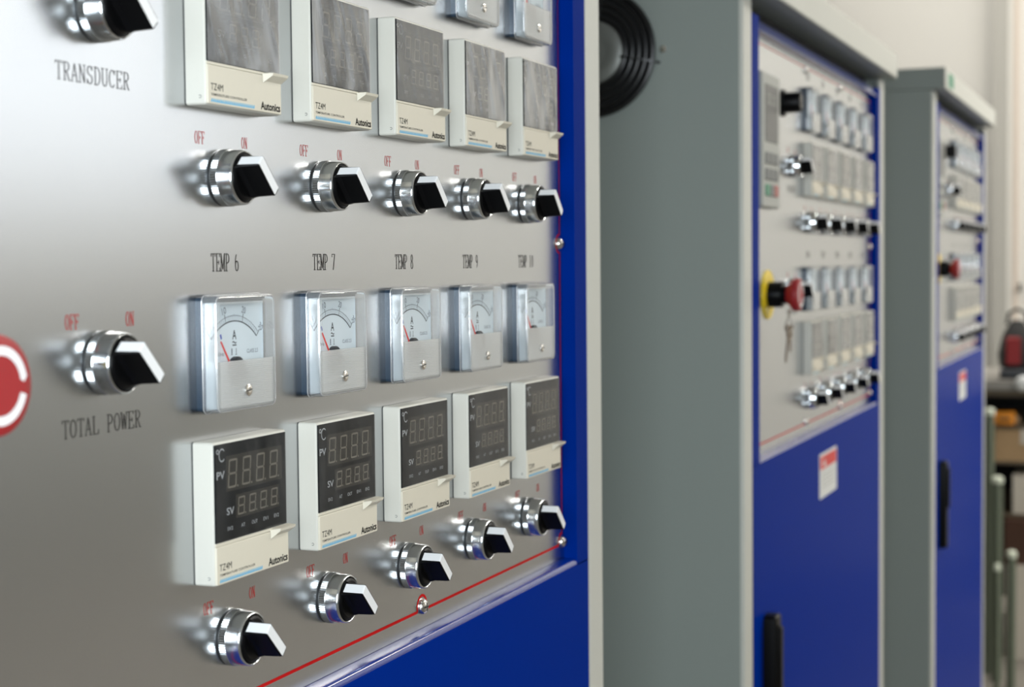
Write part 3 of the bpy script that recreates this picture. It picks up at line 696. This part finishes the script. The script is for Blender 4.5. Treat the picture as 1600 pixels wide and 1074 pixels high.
t = thing('speed_knob', 'fat black knob beside the keypad of the middle cabinet', 'knob', (0, 0, 0), 'black setting knobs')
b = MB(); b.lathe(0, 0, [(17, .2), (17, -3), (13, -3.4), (12.5, -22), (11.5, -24), (8, -24.4)], M['black'], 40, mod=lambda j: -.5 if j % 4 == 0 else 0); b.build('knob_body', t)
b = MB(); b.face([(-.8, -24.5, 2), (.8, -24.5, 2), (.8, -24.5, 10.5), (-.8, -24.5, 10.5)], M['white']); b.build('pointer_mark', t)
S, dy, dz = CABS[1]; t.location = [(S - 160) * K, dy * K, (dz + 190) * K]
S, dy, dz = CABS[2]; copy_thing(t, (S - 160, dy, dz + 190), 'fat black knob beside the keypad of the farthest cabinet', 'black setting knobs')

# ------------------------------------------------------------------ workbench corner at the far end
BX, BT = 5000, -412                          # bench front edge and bench top
t = thing('workbench', 'grey steel workbench with a brown rail behind the farthest cabinet', 'workbench', (BX, 0, FLOOR))
L = (0, 0, -FLOOR)
b = MB(); b.box(0, 700, -420, 900, BT - 32, BT, M['bench']); b.build('bench_top', t, L)
b = MB(); b.box(20, 60, -400, 880, BT - 56, BT - 33, M['bwood']); b.build('bench_rail', t, L)
for zz in (-575, -700, -880):
    b = MB(); b.box(25, 690, -400, 880, zz, zz + 10, M['bwood']); b.build('bench_shelf', t, L)
b = MB(); b.box(690, 698, -400, 880, FLOOR + 60, BT - 33, M['gap']); b.build('bench_shade_sheet', t, L)  # dark sheet added to blacken the shaded spaces under the bench
for lx, ly in ((30, -400), (30, 850), (650, -400), (650, 850)):
    b = MB(); b.box(lx, lx + 40, ly, ly + 40, FLOOR, BT - 33, M['bench']); b.build('bench_leg', t, L)
def loose(name, mb, label, cat, group=None): return tag(mb.build(name), label, cat, group)
# on the bench
t = thing('tool_bag', 'black and dark red tool bag standing on the workbench', 'bag', (BX + 180, 24, BT + 34.3), None, .2)
b = MB()
b.loft([[(x * sx, y * sx, z) for x, y in ((-70, -55), (70, -55), (80, 0), (70, 55), (-70, 55), (-80, 0))] for z, sx in ((0, .95), (40, 1.05), (110, .8), (150, .45), (165, .3))], M['bagblk'], True, cap0=True, cap1=True); b.build('bag_body', t)
b = MB(); b.rprism(8, 56, 20, 112, -54, -60, 10, 3, M['bagred']); b.build('bag_front_pocket', t, label='dark red front pocket'); b = MB(); b.loft([[(-84, y, z) for y, z in ((-2, 15), (46, 15), (46, 105), (-2, 105))], [(-70, y, z) for y, z in ((-2, 15), (46, 15), (40, 110), (4, 110))]], M['bagred'], False, cap0=True, cap1=True); b.build('bag_side_pocket', t, label='dark red side pocket')
b = MB(); b.tube([(0, -35, 150), (0, -28, 190), (0, 0, 205), (0, 28, 190), (0, 35, 150)], 6, M['bagblk'], 8); b.build('bag_handle', t)
b = MB(); b.rprism(BX + 60, BX + 300, BT, BT + 34, 72, -30, 8, 5, M['hub'], back=True); loose('flat_case', b, 'dark grey flat case lying on the workbench edge by the bag', 'case')
b = MB()
b.loft([[(BX - 2 - d + 0 * a, -10 + r * math.cos(2 * PI * a / 32), BT - 8 + r * math.sin(2 * PI * a / 32)) for a in range(32)] for r, d in ((26, 0), (26, 12), (22, 18), (10, 21))], M['whitep'], True, cap0=True, cap1=True)
loose('white_lid', b, 'round white lid leaning on the workbench front edge', 'lid')
# on the shelves
b = MB(); b.tube([(BX + 80, 6, -551), (BX + 80, 250, -551)], 14, M['tan'], 20); b.tube([(BX + 80, 5.5, -551), (BX + 80, 5.9, -551)], 11, M['gap'], 20); loose('cardboard_tube', b, 'tan cardboard tube lying behind the orange case', 'tube')
t = thing('orange_case', 'bright orange plastic case on the upper workbench shelf', 'case', (BX + 35, 52, -565))
b = MB(); b.rprism(-22, 30, 0, 44, 33, -33, 6, 4, M['orange'], back=True); b.build('case_body', t)
b = MB(); b.tube([(-22, -16, 22), (-34, -12, 22), (-34, 12, 22), (-22, 16, 22)], 4, M['hub'], 8); b.build('case_handle', t)
def carton(x0, x1, y0, y1, z0, z1, m, label, nm='cardboard_box', grp='boxes under the workbench'):
    t = thing(nm, label, 'box', ((x0 + x1) / 2, (y0 + y1) / 2, z0), grp); w_, d_, h_ = (x1 - x0) / 2, (y1 - y0) / 2, z1 - z0
    b = MB(); b.box(-w_, w_, -d_, d_, 0, h_ - 3, M[m]); b.build('box_body', t)
    b = MB(); b.box(-w_ - 1, w_ + 1, -d_ - 1, -2, h_ - 3, h_, M[m]); b.box(-w_ - 1, w_ + 1, 2, d_ + 1, h_ - 3, h_, M[m]); b.build('box_flaps', t)
    b = MB(); b.box(-w_ - 2, -w_ - .5, -18, 18, h_ - 50, h_ + .5, M['cream']); b.build('packing_tape', t)
carton(BX + 30, BX + 330, -120, 84, -690, -580, 'kraft', 'kraft cardboard box on the middle shelf below the orange case')
carton(BX + 30, BX + 250, -118, 24, -870, -736, 'cream', 'off-white carton on the lower workbench shelf')
carton(BX - 60, BX + 300, -160, 38, FLOOR, -1034, 'cream', 'off-white carton on the floor beneath the workbench')
carton(BX - 40, BX + 300, -170, 44, -1034, -884, 'brown', 'dark brown box on top of the floor carton beneath the workbench', 'brown_box')
# pale green pipes leaning beside the cabinet
def pipe(x, y, ztop, lean, r, label):
    t = thing('green_pipe', label, 'pipe', (x, y, FLOOR), 'pale green pipes by the farthest cabinet')
    h = ztop - FLOOR
    b = MB(); b.tube([(0, 0, 0), (lean * .5, 0, h * .5), (lean, 0, h - 20)], r, M['gpost'], 20); b.build('pipe_shaft', t)
    b = MB(); b.tube([(lean, 0, h - 22), (lean, 0, h - 6), (lean, 0, h)], [r * 1.12, r * 1.12, r * .6], M['gtip'], 20); b.build('pipe_cap', t, label='pale rounded pipe cap')
pipe(4700, 70, -480, 0, 15, 'tallest pale green pipe reaching nearly to the workbench top')
pipe(4620, 38, -690, 0, 17, 'second tallest pale green pipe with a rounded pale cap')
pipe(4500, -16, -908, 12, 14, 'lower pale green pipe standing rightmost before the cartons')
pipe(4400, 17, -932, 2, 9, 'thin short pale green pipe nearest the farthest cabinet')
b = MB(); b.tube([(XR - 20, 170, 0), (XR - 60, 170, 0), (XR - 75, 170, 14), (XR - 75, 170, 30)], 7, M['hub'], 8); tag(b.build('coat_hook', loc=(0, 0, -140)), 'small dark hook on the far wall above the workbench', 'hook')
